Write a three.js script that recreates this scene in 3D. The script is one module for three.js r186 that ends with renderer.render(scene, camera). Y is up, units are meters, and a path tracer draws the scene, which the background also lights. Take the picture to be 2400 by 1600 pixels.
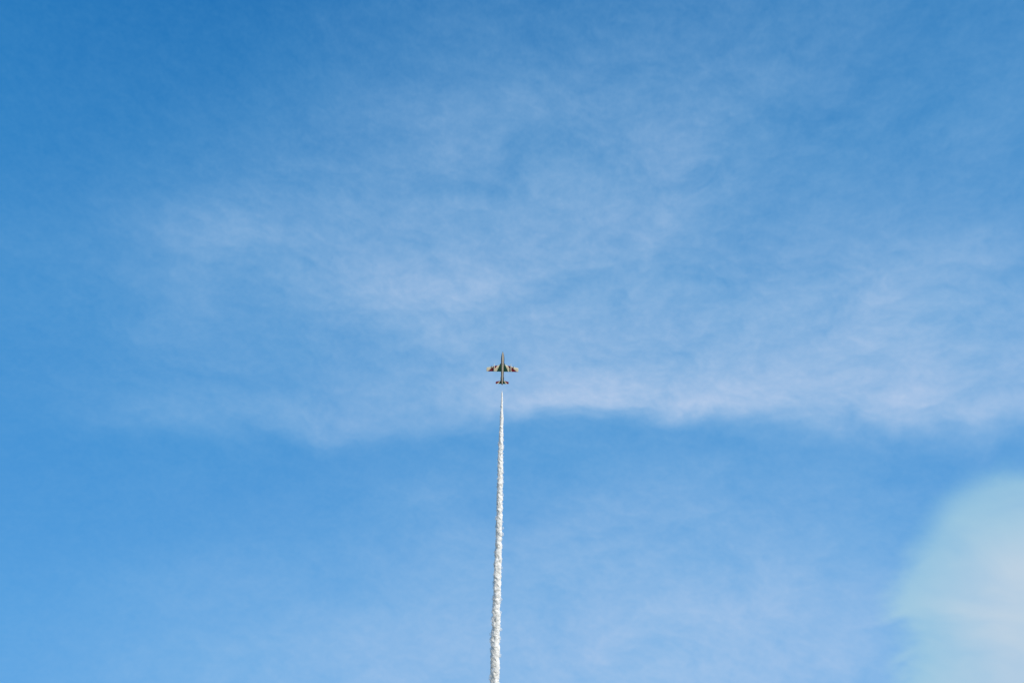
import * as THREE from 'three';
import { ImprovedNoise } from 'three/addons/math/ImprovedNoise.js';
import { mergeGeometries, mergeVertices } from 'three/addons/utils/BufferGeometryUtils.js';
import { RoundedBoxGeometry } from 'three/addons/geometries/RoundedBoxGeometry.js';

// ---------------------------------------------------------------- camera, sun, exposure
const RAD = Math.PI / 180;
const scene = new THREE.Scene();
const camera = new THREE.PerspectiveCamera(48, 1024 / 682, 0.1, 60000);
camera.position.set(0, 1.7, 0);
camera.rotation.set(27 * RAD, 0, 0);                       // a hand-held camera looking up over a field

const renderer = new THREE.WebGLRenderer({ antialias: true });
renderer.toneMapping = THREE.LinearToneMapping;
renderer.toneMappingExposure = 1;
renderer.shadowMap.enabled = true;

const SUN = new THREE.Vector3(0.58, 0.21, 0.79).normalize();  // low late sun, behind the viewer's right shoulder
const sun = new THREE.DirectionalLight(new THREE.Color().setRGB(1, 0.94, 0.84), 4.6);
sun.position.set(-3, 115, -244).addScaledVector(SUN, 400);
sun.target.position.set(-3, 90, -235);
sun.castShadow = true;
sun.shadow.radius = 1;
Object.assign(sun.shadow.camera, { left: -120, right: 120, top: 120, bottom: -120, near: 1, far: 900 });
scene.add(sun, sun.target);

// ---------------------------------------------------------------- seeded random and noise
let seed = 20240611;
const rnd = () => { seed = (seed + 0x6d2b79f5) | 0; let t = Math.imul(seed ^ (seed >>> 15), 1 | seed); t = (t + Math.imul(t ^ (t >>> 7), 61 | t)) ^ t; return ((t ^ (t >>> 14)) >>> 0) / 4294967296; };
const rr = (a, b) => a + (b - a) * rnd();
const perlin = new ImprovedNoise();
function fbm(x, y, z, octaves, gain = 0.5) {
  let v = 0, a = 1, n = 0, f = 1;
  for (let i = 0; i < octaves; i++) { v += a * perlin.noise(x * f + 7.3 * i, y * f - 3.1 * i, z * f + 11.7 * i); n += a; a *= gain; f *= 2.03; }
  return v / n;
}
const smooth = (a, b, x) => { const t = Math.min(1, Math.max(0, (x - a) / (b - a))); return t * t * (3 - 2 * t); };

// ---------------------------------------------------------------- the sky: clear air, thin high cloud, a few low soft clouds
// Bearings in degrees: az from the north (-z) to the right, el above the horizon.
// thin cloud banks: [az, el, half width, height upward, height downward, slope, thickness]
const BANKS = [
  // a wide milky veil, and the long band below it, flat and sharper along its lower edge
  [6, 33, 34, 13, 10, 0, 0.17], [14, 47, 32, 9, 12, 0, 0.09], [3, 30, 18, 7, 6, 0, 0.12], [0, 41, 26, 7, 8, 0.05, 0.07], [-20, 30, 16, 9, 9, 0.1, 0.06],
  [5, 22.8, 11, 4.2, 1.6, -0.05, 0.36], [20, 20.9, 13, 4.8, 1.6, -0.15, 0.32], [34, 18.3, 11, 5.2, 1.6, -0.15, 0.41], [-12, 21.0, 15, 2.2, 1.5, 0.07, 0.24], [8, 22.2, 22, 1.6, 1.3, -0.06, 0.10],
  [-23, 19.2, 9, 1.7, 1.5, 0.1, 0.12], [8, 23.0, 11, 1.8, 1.3, -0.06, 0.13], [16, 31, 13, 5, 6, 0, 0.09], [17, 21.6, 4, 1.0, 0.8, -0.1, 0.06],
  // looser patches above the band
  [-6, 30.5, 9, 3.6, 4.2, 0.1, 0.28], [-25, 33.4, 7, 2.2, 4.0, 0.25, 0.18], [-21, 29, 15, 6.0, 6.5, 0.15, 0.16], [-16, 38, 12, 4, 4, 0.2, 0.06],
  [14, 38, 9, 4.0, 4.0, 0.3, 0.12], [22, 27, 10, 6.0, 4.0, 0, 0.10], [32, 27.6, 9, 4.0, 5.0, 0.15, 0.24],
  [40.5, 36.5, 5, 3.0, 3.0, 0.3, 0.08], [34, 24, 10, 6.0, 7.0, -0.1, 0.15], [2, 51, 14, 4, 4, 0, 0.05], [4, 42, 14, 4.0, 5.0, 0.2, 0.08], [-8, 43, 8, 2.4, 3.0, 0.1, 0.12], [22, 44, 10, 3.0, 4.0, 0.3, 0.06],
  // thickening towards the horizon
  [6, 4.5, 20, 7.0, 7.0, 0.05, 0.42], [-14, 4, 14, 4.0, 5.0, 0.05, 0.16], [7, 13.5, 10, 3.5, 4.5, 0.2, 0.24], [-6, 15.4, 6, 2.6, 4.0, 0.3, 0.16], [20, 7, 12, 5.0, 6.0, 0.1, 0.22],
  [-20, 10, 9, 2.4, 3.0, 0.15, 0.10], [-27, 14.5, 6, 1.6, 2.0, 0.15, 0.05], [13, 17, 12, 3, 3, -0.1, 0.05], [20, 13.5, 7, 3.0, 3.0, 0.2, 0.08],
];
for (let i = 0; i < 70; i++) {                              // the same kind of cloud over the rest of the sky
  const az = rr(52, 308), el = 4 + 70 * rnd() * rnd();
  BANKS.push([az > 180 ? az - 360 : az, el, rr(6, 16), rr(2, 4.5), rr(1.8, 4.5), rr(-0.1, 0.3), rr(0.08, 0.34)]);
}
// low soft clouds: [az, el, half width, half height]
const PUFFS = [[42, -1.0, 17.6, 16.5]];
for (let i = 0; i < 7; i++) PUFFS.push([((80 + i * 34 + rr(-8, 8) + 180) % 360) - 180, rr(-1, 3), rr(9, 15), rr(7, 14)]);

function skyTexture() {
  const W = 4096, H = 2048, data = new Float32Array(W * H * 4);
  const toLinear = (c) => { c /= 255; return c <= 0.04045 ? c / 12.92 : ((c + 0.055) / 1.055) ** 2.4; };
  const lut = new Float32Array(2561); for (let i = 0; i <= 2560; i++) lut[i] = toLinear(i / 10);
  const AIR = [[0, 98, 168, 228], [6, 90, 162, 224], [14, 76, 151, 216], [25, 64, 142, 207], [38, 46, 126, 193], [50, 34, 113, 181], [70, 28, 98, 168], [90, 24, 90, 160]];
  const byColumn = Array.from({ length: W }, () => []), puffsBy = Array.from({ length: W }, () => []);
  const azOf = (i) => { const a = ((i + 0.5) / W - 0.5) * 2 * Math.PI; let d = a / RAD + 90; return d > 180 ? d - 360 : d; };
  const gap = (a, b) => { let d = a - b; while (d > 180) d -= 360; while (d < -180) d += 360; return d; };
  for (let i = 0; i < W; i++) {
    for (const b of BANKS) if (Math.abs(gap(azOf(i), b[0])) < b[2] * 2.7 + 5) byColumn[i].push(b);
    for (const p of PUFFS) if (Math.abs(gap(azOf(i), p[0])) < p[2] * 1.5 + 6) puffsBy[i].push(p);
  }
  for (let j = H / 2; j < H; j++) {
    const el = ((j + 0.5) / H - 0.5) * 180, y = Math.sin(el * RAD), c = Math.cos(el * RAD);
    let k = 0; while (k < AIR.length - 2 && AIR[k + 1][0] < el) k++;
    const f = (el - AIR[k][0]) / (AIR[k + 1][0] - AIR[k][0]);
    const air = [1, 2, 3].map((n) => AIR[k][n] + (AIR[k + 1][n] - AIR[k][n]) * f);
    for (let i = 0; i < W; i++) {
      const a = ((i + 0.5) / W - 0.5) * 2 * Math.PI, x = Math.cos(a) * c, z = Math.sin(a) * c, az = azOf(i);
      // slow drift of the air, then finer billows, drawn out sideways
      const w1 = fbm(x * 6, y * 9, z * 6, 3), w2 = fbm(x * 6 + 40, y * 9, z * 6, 3);
      const mid = fbm(x * 9 + w1 * 1.2, y * 20 + w2 * 1.5, z * 9, 4, 0.55), fine = fbm(x * 42 + w2 * 2.5 + 9, y * 78 + x * 14 + mid * 1.5, z * 42 + w1 * 2.5, 4, 0.66);
      let d = 0.11 + 0.06 * w1 + 0.10 * mid;
      d *= smooth(-46, -14, -Math.abs(gap(az, 75)) + 65);    // clearer air away from the sun's side
      for (const b of byColumn[i]) {
        const dx = gap(az, b[0]) + 4 * w1, dy = el - b[1] - b[5] * gap(az, b[0]) + 1.5 * w2 + 1.0 * mid;
        const q = (dx / b[2]) ** 2 + (dy / (dy > 0 ? b[3] : b[4])) ** 2;
        if (q < 9) d += b[6] * Math.exp(-q) * (1 + 0.42 * mid + 0.22 * fine);
      }
      const mottle = fbm(x * 170 + w1 * 4, y * 230, z * 170 + w2 * 4, 3, 0.95);
      d += fine * (0.045 + 0.075 * Math.max(0, d)) + mottle * (0.06 + 0.04 * Math.max(0, d));
      d = Math.max(0, d); d = d / (1 + 0.25 * d);
      let r = air[0] + (197 - air[0]) * d, g = air[1] + (211 - air[1]) * d, bl = air[2] + (237 - air[2]) * d;
      r += 2.5 * w2; 
      for (const p of puffsBy[i]) {
        const dx = Math.abs(gap(az, p[0]) + 2.2 * w2 + 1.8 * mid + 0.6 * fine), dy = Math.abs(el - p[1] + 1.8 * w1 + 1.5 * mid + 0.6 * fine);
        const q = ((dx / p[2]) ** 3.1 + (dy / p[3]) ** 3.1) ** (1 / 3.1);
        if (q > 1.12) continue;
        const m = (0.76 * smooth(1.04, 0.92, q) + 0.24 * smooth(1.0, 0.62, q)) * (0.96 + 0.25 * mid), t = smooth(0.99, 0.66, q);
        r += (163 + 25 * t - r) * m; g += (204 + 5 * t - g) * m; bl += (224 + 3 * t - bl) * m;
      }
      const o = (j * W + i) * 4, L = (v) => lut[Math.min(2560, Math.max(0, Math.round(v * 10)))];
      data[o] = L(r); data[o + 1] = L(g); data[o + 2] = L(bl); data[o + 3] = 1;
    }
  }
  for (let o = 0; o < W * H * 2; o += 4) { data[o] = 0.2; data[o + 1] = 0.26; data[o + 2] = 0.33; data[o + 3] = 1; }
  const t = new THREE.DataTexture(data, W, H, THREE.RGBAFormat, THREE.FloatType);
  t.mapping = THREE.EquirectangularReflectionMapping; t.magFilter = THREE.LinearFilter; t.needsUpdate = true;
  return t;
}
scene.background = scene.environment = skyTexture();

// ---------------------------------------------------------------- helpers for things
function mesh(name, geometry, material, parent) {
  const m = new THREE.Mesh(geometry, material); m.name = name; m.castShadow = m.receiveShadow = true; parent.add(m); return m;
}
function noiseTexture(size, base, spread, freq, octaves, alt) {
  const data = new Uint8Array(size * size * 4);
  for (let j = 0; j < size; j++) for (let i = 0; i < size; i++) {
    const u = i / size * Math.PI * 2, v = j / size * Math.PI * 2, R = freq;
    const n = fbm(Math.cos(u) * R + 3, Math.sin(u) * R + Math.cos(v) * R, Math.sin(v) * R, octaves, 0.6), q = Math.min(1, Math.max(0, 0.5 + n * 1.3));
    for (let k = 0; k < 3; k++) data[(j * size + i) * 4 + k] = Math.max(0, Math.min(255, base[k] + (alt[k] - base[k]) * q + n * spread));
    data[(j * size + i) * 4 + 3] = 255;
  }
  const t = new THREE.DataTexture(data, size, size); t.colorSpace = THREE.SRGBColorSpace; t.wrapS = t.wrapT = THREE.RepeatWrapping; t.magFilter = THREE.LinearFilter; t.needsUpdate = true;
  return t;
}

// ---------------------------------------------------------------- the unseen ground out to the horizon, added to bounce light onto the jet
{
  const t = noiseTexture(512, [112, 104, 66], 40, 5, 5, [150, 136, 96]); t.repeat.set(600, 600);
  const g = mesh('ground', new THREE.CircleGeometry(24000, 96), new THREE.MeshStandardMaterial({ map: t, roughness: 1 }), scene);
  g.rotation.x = -Math.PI / 2; g.userData = { kind: 'structure', label: 'unseen dry grass field stretching to the horizon, added for bounced light', category: 'ground' };
}

// ---------------------------------------------------------------- the jet
// Own axes: x to the left wing tip as the belly is seen, y to the nose, z out of the belly. Stations t run from the nose (0) to the tail (1275); one unit is U metres.
const U = 0.00918, Y = (t) => (638 - t) * U;
const paint = (c, o = {}) => new THREE.MeshPhysicalMaterial({ color: c, roughness: 0.42, clearcoat: 0.35, clearcoatRoughness: 0.25, ...o });

function liveryTexture(box, polygons, ground) {                      // painted bands of the flying surfaces, in the same units as the plan
  const [s0, s1, t0, t1] = box, cw = 2048, ch = Math.round(2048 * (t1 - t0) / (s1 - s0));
  const cv = document.createElement('canvas'); cv.width = cw; cv.height = ch;
  const g = cv.getContext('2d'); g.fillStyle = ground; g.fillRect(0, 0, cw, ch);
  for (const [colour, pts] of polygons) for (const side of [-1, 1]) {
    g.fillStyle = colour; g.beginPath();
    pts.forEach(([s, t], i) => { const px = (side * s - s0) / (s1 - s0) * cw, py = (t - t0) / (t1 - t0) * ch; i ? g.lineTo(px, py) : g.moveTo(px, py); });
    g.closePath(); g.fill();
  }
  for (let i = 0; i < 900; i++) {                                    // exhaust soot, oil and scuffs
    g.fillStyle = `rgba(${rnd() < 0.5 ? '70,66,48' : '120,110,86'},${rr(0.02, 0.10)})`;
    g.beginPath(); g.ellipse(rr(0, cw), rr(0, ch), rr(2, 12), rr(5, 30), 0, 0, 7); g.fill();
  }
  const t = new THREE.CanvasTexture(cv); t.colorSpace = THREE.SRGBColorSpace;
  return { t, uv: (s, st) => [(s - s0) / (s1 - s0), (t1 - st) / (t1 - t0)] };
}
const CREAM = '#c6bfaa', GREEN = '#043a2e', RED = '#690a26';
const wingPaint = liveryTexture([-640, 640, 440, 790], [
  [GREEN, [[0, 440], [82, 440], [100, 490], [234, 790], [0, 790]]],
  [RED, [[172, 440], [180, 520], [398, 790], [590, 790], [298, 540], [290, 440]]],
], CREAM);
const tailPaint = liveryTexture([-270, 270, 1090, 1250], [
  [GREEN, [[0, 1090], [62, 1108], [148, 1250], [0, 1250]]],
  [RED, [[60, 1090], [82, 1118], [218, 1250], [270, 1250], [270, 1090]]],
], CREAM);

function surface(sections, side, toUv, n = 12) {                     // a flying surface lofted through aerofoil sections [s, leading edge, trailing edge, z, thickness]
  const pos = [], uv = [], idx = [], ring = 2 * n;
  const add = ([s, le, te, z, th]) => {
    for (let k = 0; k < ring; k++) {
      const up = k < n, f = up ? k / n : 1 - (k - n) / n, c = f * f * (3 - 2 * f) * 0.5 + f * 0.5;
      const yt = 5 * th * (0.2969 * Math.sqrt(c) - 0.126 * c - 0.3516 * c * c + 0.2843 * c ** 3 - 0.1036 * c ** 4) * (te - le);
      const st = le + (te - le) * c;
      pos.push(side * s * U, Y(st), z + (up ? 1 : -1) * yt * U); uv.push(...toUv(side * s, st));
    }
  };
  sections.forEach(add);
  for (let r = 0; r < sections.length - 1; r++) for (let k = 0; k < ring; k++) {
    const a = r * ring + k, b = r * ring + (k + 1) % ring, c2 = a + ring, d = b + ring;
    if (side > 0) idx.push(a, c2, b, b, c2, d); else idx.push(a, b, c2, b, d, c2);
  }
  const last = (sections.length - 1) * ring;
  for (let k = 1; k < ring - 1; k++) side > 0 ? idx.push(last, last + k + 1, last + k) : idx.push(last, last + k, last + k + 1);
  const g = new THREE.BufferGeometry();
  g.setAttribute('position', new THREE.Float32BufferAttribute(pos, 3)); g.setAttribute('uv', new THREE.Float32BufferAttribute(uv, 2)); g.setIndex(idx); g.computeVertexNormals();
  return g;
}
function hull(stations, a0, a1, n, grow = 0) {                       // a strip of the fuselage between two angles round it (0 is the belly); stations [t, half width, half height, z]
  const pos = [], uv = [], idx = [];
  stations.forEach(([t, w, h, z]) => { for (let k = 0; k <= n; k++) { const a = a0 + (a1 - a0) * k / n; pos.push((w + grow) * U * Math.sin(a), Y(t), z * U + (h + grow) * U * Math.cos(a)); uv.push(k / n, t * U); } });
  for (let r = 0; r < stations.length - 1; r++) for (let k = 0; k < n; k++) { const a = r * (n + 1) + k, b = a + 1, c = a + n + 1, d = c + 1; idx.push(a, c, b, b, c, d); }
  const g = new THREE.BufferGeometry();
  g.setAttribute('position', new THREE.Float32BufferAttribute(pos, 3)); g.setAttribute('uv', new THREE.Float32BufferAttribute(uv, 2)); g.setIndex(idx); g.computeVertexNormals();
  return g;
}
function spline(stations, step) {                                    // smooth the station list
  const out = [], c = [1, 2, 3].map((k) => new THREE.CatmullRomCurve3(stations.map((s) => new THREE.Vector3(s[0], s[k], 0)), false, 'centripetal'));
  const n = Math.round((stations.at(-1)[0] - stations[0][0]) / step);
  for (let i = 0; i <= n; i++) { const p = c.map((q) => q.getPoint(i / n)); out.push([p[0].x, p[0].y, p[1].y, p[2].y]); }
  return out;
}

const M = {
  navy: paint(new THREE.Color().setRGB(0.007, 0.012, 0.035), { roughness: 0.55, clearcoat: 0.1 }),
  pale: paint(new THREE.Color().setRGB(0.5, 0.485, 0.46), { map: noiseTexture(256, [196, 190, 178], 34, 4, 4, [255, 250, 240]) }),
  wing: paint(0xffffff, { map: wingPaint.t }), tail: paint(0xffffff, { map: tailPaint.t }),
  black: paint(0x0b0b0c, { roughness: 0.6 }), cream: paint(new THREE.Color().setRGB(0.66, 0.63, 0.55)), grey: paint(new THREE.Color().setRGB(0.06, 0.09, 0.09)),
  metal: new THREE.MeshStandardMaterial({ color: 0x151312, metalness: 0.5, roughness: 0.5 }),
  glass: new THREE.MeshPhysicalMaterial({ color: 0x2a3540, roughness: 0.05, metalness: 0, clearcoat: 1 }),
};

const jet = new THREE.Group(); jet.name = 'display_jet'; scene.add(jet);
jet.userData = { label: 'small jet with green white and red wings, belly to the viewer, climbing above white smoke', category: 'jet aircraft' };
jet.position.set(-3.35, 115.6, -244.3);                              // climbing at 63 degrees, slightly banked
jet.rotation.set(27 * RAD, 0, -1.26 * RAD);

const STATIONS = spline([[28, 14, 14, 12], [50, 27, 30, 6], [120, 45, 56, -2], [220, 59, 78, -10], [320, 64, 88, -12], [470, 64, 90, -10], [620, 62, 84, -4], [770, 58, 74, 0], [870, 54, 68, 0], [965, 54, 64, -2], [1070, 52, 58, -6], [1110, 48, 54, -8], [1180, 38, 45, -10], [1240, 33, 38, -10]], 12);
const HALF = 0.6;                                                   // the pale underside reaches this far round the hull
const fuselage = mesh('fuselage', hull(STATIONS, HALF, 2 * Math.PI - HALF, 40), M.navy, jet);
const belly = mesh('belly', hull(STATIONS, -HALF, HALF, 16), M.pale, fuselage); belly.userData.label = 'pale grey belly strip between navy flanks';
const nose = new THREE.LatheGeometry([[0.1, 0], [5, 2], [9, 8], [12, 16], [14, 28]].map(([r, t]) => new THREE.Vector2(r * U, -t * U)), 20);
nose.translate(0, Y(0), 12 * U); mesh('nose_cone', nose, M.black, jet);
{
  const nz = new THREE.LatheGeometry([[33, 0], [34, 4], [24, 18], [12, 32], [8, 36], [7, 30], [10, 10]].map(([r, t]) => new THREE.Vector2(r * U, -t * U)), 24);
  nz.translate(0, Y(1238), -10 * U); mesh('exhaust_nozzle', nz, M.metal, jet);
}
// canopy, fin and rudder on the far side
{
  const c = mesh('canopy', new THREE.SphereGeometry(1, 28, 18).scale(48 * U, 150 * U, 52 * U).translate(0, Y(285), -74 * U), M.glass, jet);
  mesh('canopy_frame', new THREE.TorusGeometry(47 * U, 3 * U, 8, 30).rotateX(Math.PI / 2).scale(1, 1, 1.12).translate(0, Y(290), -74 * U), M.navy, c);
  const turn = (g) => g.rotateY(Math.PI / 2);                        // a fin is a wing on edge, standing away from the belly
  const fin = surface([[30, 985, 1225, 0, 0.09], [120, 1060, 1240, 0, 0.09], [250, 1165, 1262, 0, 0.09]], 1, (s, t) => [s / 300, t / 1275]);
  const fm = mesh('tail_fin', turn(fin), M.navy, jet);
  const rud = surface([[48, 1226, 1264, 0, 0.16], [240, 1258, 1290, 0, 0.16]], 1, (s, t) => [s / 300, t / 1275]);
  mesh('rudder', turn(rud), M.cream, fm);
}
// wings with air intakes at their roots
const WING = [[30, 462, 765, 40, 0.11], [70, 470, 765, 40, 0.115], [92, 478, 765, 40, 0.115], [118, 506, 765, 40, 0.12], [180, 524, 765, 39, 0.12], [320, 556, 765, 36, 0.12], [440, 583, 765, 34, 0.115], [560, 609, 765, 31, 0.11], [594, 618, 764, 30, 0.10], [606, 628, 758, 30, 0.07], [610, 644, 748, 30, 0.03]].map(([s, a, b, z, h]) => [s, a, b, z * U, h]);
const STAB = [[28, 1108, 1236, -14, 0.10], [66, 1114, 1236, -14, 0.10], [150, 1134, 1236, -14, 0.09], [236, 1153, 1236, -14, 0.08], [246, 1166, 1233, -14, 0.05], [249, 1180, 1228, -14, 0.02]].map(([s, a, b, z, h]) => [s, a, b, z * U, h]);
for (const side of [-1, 1]) {
  mesh('wing', surface(WING, side, wingPaint.uv), M.wing, jet);
  mesh('tailplane', surface(STAB, side, tailPaint.uv), M.tail, jet);
  const it = mesh('air_intake', new RoundedBoxGeometry(30 * U, 120 * U, 52 * U, 4, 11 * U).translate(side * 72 * U, Y(512), 8 * U), M.navy, jet);
  mesh('intake_mouth', new THREE.CylinderGeometry(9 * U, 7 * U, 8 * U, 20).scale(1, 1, 1.9).translate(side * 74 * U, Y(450), 8 * U), M.black, it);
  // long slender smoke tank under the wing on a wide navy pylon
  const pod = new THREE.LatheGeometry([[0.3, 0], [4, 18], [8, 55], [12, 110], [15, 160], [15, 225], [11, 275], [4, 305], [0.4, 314]].map(([r, t]) => new THREE.Vector2(r * U, -t * U)), 20);
  pod.translate(side * 320 * U, Y(438), 84 * U);
  const tank = mesh('wing_pod', pod, M.cream, jet);
  mesh('pylon', new RoundedBoxGeometry(36 * U, 170 * U, 24 * U, 3, 9 * U).translate(side * 320 * U, Y(645), 62 * U), M.navy, tank);  // pylon broader than the tank; its navy edges paint the shade alongside
  // short dark outer pylon
  const sp = mesh('outer_pylon', new RoundedBoxGeometry(17 * U, 128 * U, 40 * U, 4, 8 * U).translate(side * 418 * U, Y(612), 52 * U), M.grey, jet);
  mesh('pylon_tip', new THREE.ConeGeometry(8 * U, 26 * U, 16).translate(side * 418 * U, Y(536), 54 * U), M.grey, sp);
  // strakes along the rear hull
  mesh('strake', surface([[46, 962, 1108, 0, 0.07], [60, 966, 1108, 4, 0.06], [64, 974, 1104, 5, 0.03]].map(([s, a, b, z, h]) => [s, a, b, z * U, h]), side, (s, t) => [s / 100, t / 1275]), M.navy, jet);
}
for (const [t, r, x] of [[398, 7, -2], [472, 11, -2], [548, 11, -3], [752, 8, -2], [1068, 9, -2]]) {   // dark vents and lamps along the belly
  let k = 0; while (STATIONS[k][0] < t) k++;
  const [, , h, z] = STATIONS[k];
  mesh('vent', new THREE.SphereGeometry(r * U, 16, 10).scale(1, 1.1, 0.4).translate(x * U, Y(t), (z + h) * U), M.black, belly);
}
for (const side of [-1, 1]) mesh('fuel_cap', new THREE.CylinderGeometry(9 * U, 9 * U, 4 * U, 16).rotateX(Math.PI / 2).translate(side * 192 * U, Y(640), 54 * U), M.black, jet);

// ---------------------------------------------------------------- the smoke: a billowing column left along the climb
{
  const PX = 0.15, path = [[-0.9, 55], [-1.9, 113], [-3.6, 171], [-5.0, 228], [-6.6, 310], [-8.6, 396], [-12.4, 498], [-16.8, 629], [-19.2, 737], [-22, 830], [-26, 1000], [-33, 1200]];
  const line = new THREE.CatmullRomCurve3(path.map(([x, d]) => new THREE.Vector3(x * PX, -d * PX, -((d * PX) ** 2) / 1300)), false, 'centripetal');
  const length = line.getLength(), reach = (d) => [[0, 0.22], [4, 0.4], [9, 0.62], [18, 0.9], [26, 1.0], [52, 1.3], [75, 1.55], [103, 1.85], [180, 2.4]].reduce((v, p, i, a) => (d >= p[0] && i < a.length - 1 ? p[1] + (a[i + 1][1] - p[1]) * Math.min(1, (d - p[0]) / (a[i + 1][0] - p[0])) : v), 0.18);
  // the dense column: one billowing skin; cauliflower lumps about as large as the column is wide
  const RINGS = 2400, SEG = 56, pos = [], idx = [];
  const billow = (x, y, z, n) => { let v = 0, a = 1, t = 0, f = 1; for (let i = 0; i < n; i++) { v += a * Math.abs(perlin.noise(x * f + 5 * i, y * f + 9 * i, z * f)); t += a; a *= 0.32; f *= 2.1; } return v / t; };
  let phase = 0;
  for (let i = 0; i <= RINGS; i++) {
    const f = (i / RINGS) ** 1.35, d = f * length, c = line.getPointAt(f), R = reach(d); phase += (length * ((i + 1) / RINGS) ** 1.35 - d) / R;
    for (let k = 0; k < SEG; k++) {
      const a = k / SEG * 2 * Math.PI, cx = Math.cos(a), cz = Math.sin(a), p = phase * 0.7;
      const lump = 0.98 - 0.5 * billow(cx * 0.75, p, cz * 0.75 + 20, 3) + 0.4 * fbm(cx * 0.5 + 3, phase * 0.25, cz * 0.5, 3), r = R * Math.max(0.25, 0.98 * lump) * Math.min(1, (i + 3) / 30);
      pos.push(c.x + r * cx, c.y + 0.35 * R * perlin.noise(cx * 1.2, p * 1.6, cz * 1.2 + 7), c.z + r * cz);
      if (i < RINGS) { const q = i * SEG + k, n = i * SEG + (k + 1) % SEG; idx.push(q, n, q + SEG, n, n + SEG, q + SEG); }
    }
  }
  const g = new THREE.BufferGeometry(); g.setAttribute('position', new THREE.Float32BufferAttribute(pos, 3)); g.setIndex(idx); g.computeVertexNormals();
  const WHITE = new THREE.Color().setRGB(0.97, 0.97, 0.97);
  const smoke = mesh('smoke_trail', g, new THREE.MeshPhysicalMaterial({ color: WHITE, roughness: 1, specularIntensity: 0, transmission: 0.3, thickness: 0 }), scene);
  // thin torn wisps round it, see-through
  const shapes = [];
  for (let v = 0; v < 6; v++) {
    const w = mergeVertices(new THREE.IcosahedronGeometry(1, 3).deleteAttribute('uv').deleteAttribute('normal'), 1e-4), p = w.attributes.position, q = new THREE.Vector3();
    for (let i = 0; i < p.count; i++) { q.fromBufferAttribute(p, i); q.multiplyScalar(1 + 0.9 * fbm(q.x * 1.7 + v * 9, q.y * 1.7, q.z * 1.7, 3)); p.setXYZ(i, q.x, q.y, q.z); }
    w.computeVertexNormals(); shapes.push(w);
  }
  const parts = [], m = new THREE.Matrix4(), qn = new THREE.Quaternion(), e = new THREE.Euler();
  for (let d = -0.4; d < length; ) {
    const R = reach(Math.max(0, d)), c = line.getPointAt(Math.max(0, Math.min(1, d / length)));
    if (d < 0) c.y -= d;
    for (let k = 0; k < 2; k++) {
      const a = rr(0, 6.28), off = R * rr(0.5, 0.95) * (d < 0 ? 0.4 : 1), r = R * rr(0.2, 0.42);
      e.set(rr(0, 6.28), rr(0, 6.28), rr(0, 6.28)); qn.setFromEuler(e);
      m.compose(new THREE.Vector3(c.x + off * Math.cos(a), c.y + rr(-0.3, 0.3) * R, c.z + off * Math.sin(a)), qn, new THREE.Vector3(r, r * rr(0.8, 1.5), r));
      parts.push(shapes[Math.floor(rnd() * 6)].clone().applyMatrix4(m));
    }
    d += R * 0.3;
  }
  const wisps = mesh('smoke_wisp', mergeGeometries(parts), new THREE.MeshPhysicalMaterial({ color: WHITE, roughness: 1, specularIntensity: 0, transparent: true, opacity: 0.28, transmission: 0.5, thickness: 0 }), smoke);
  wisps.userData.kind = 'stuff';
  console.log('smoke triangles', g.index.count / 3, wisps.geometry.index.count / 3, 'length', length);
  smoke.position.copy(jet.position); smoke.rotation.x = 27 * RAD;
  smoke.userData = { label: 'long puffy white smoke trail running straight down from the tail of the jet', category: 'smoke trail' };
  console.log('smoke triangles', g.index.count / 3, 'length', length);
}

renderer.render(scene, camera);
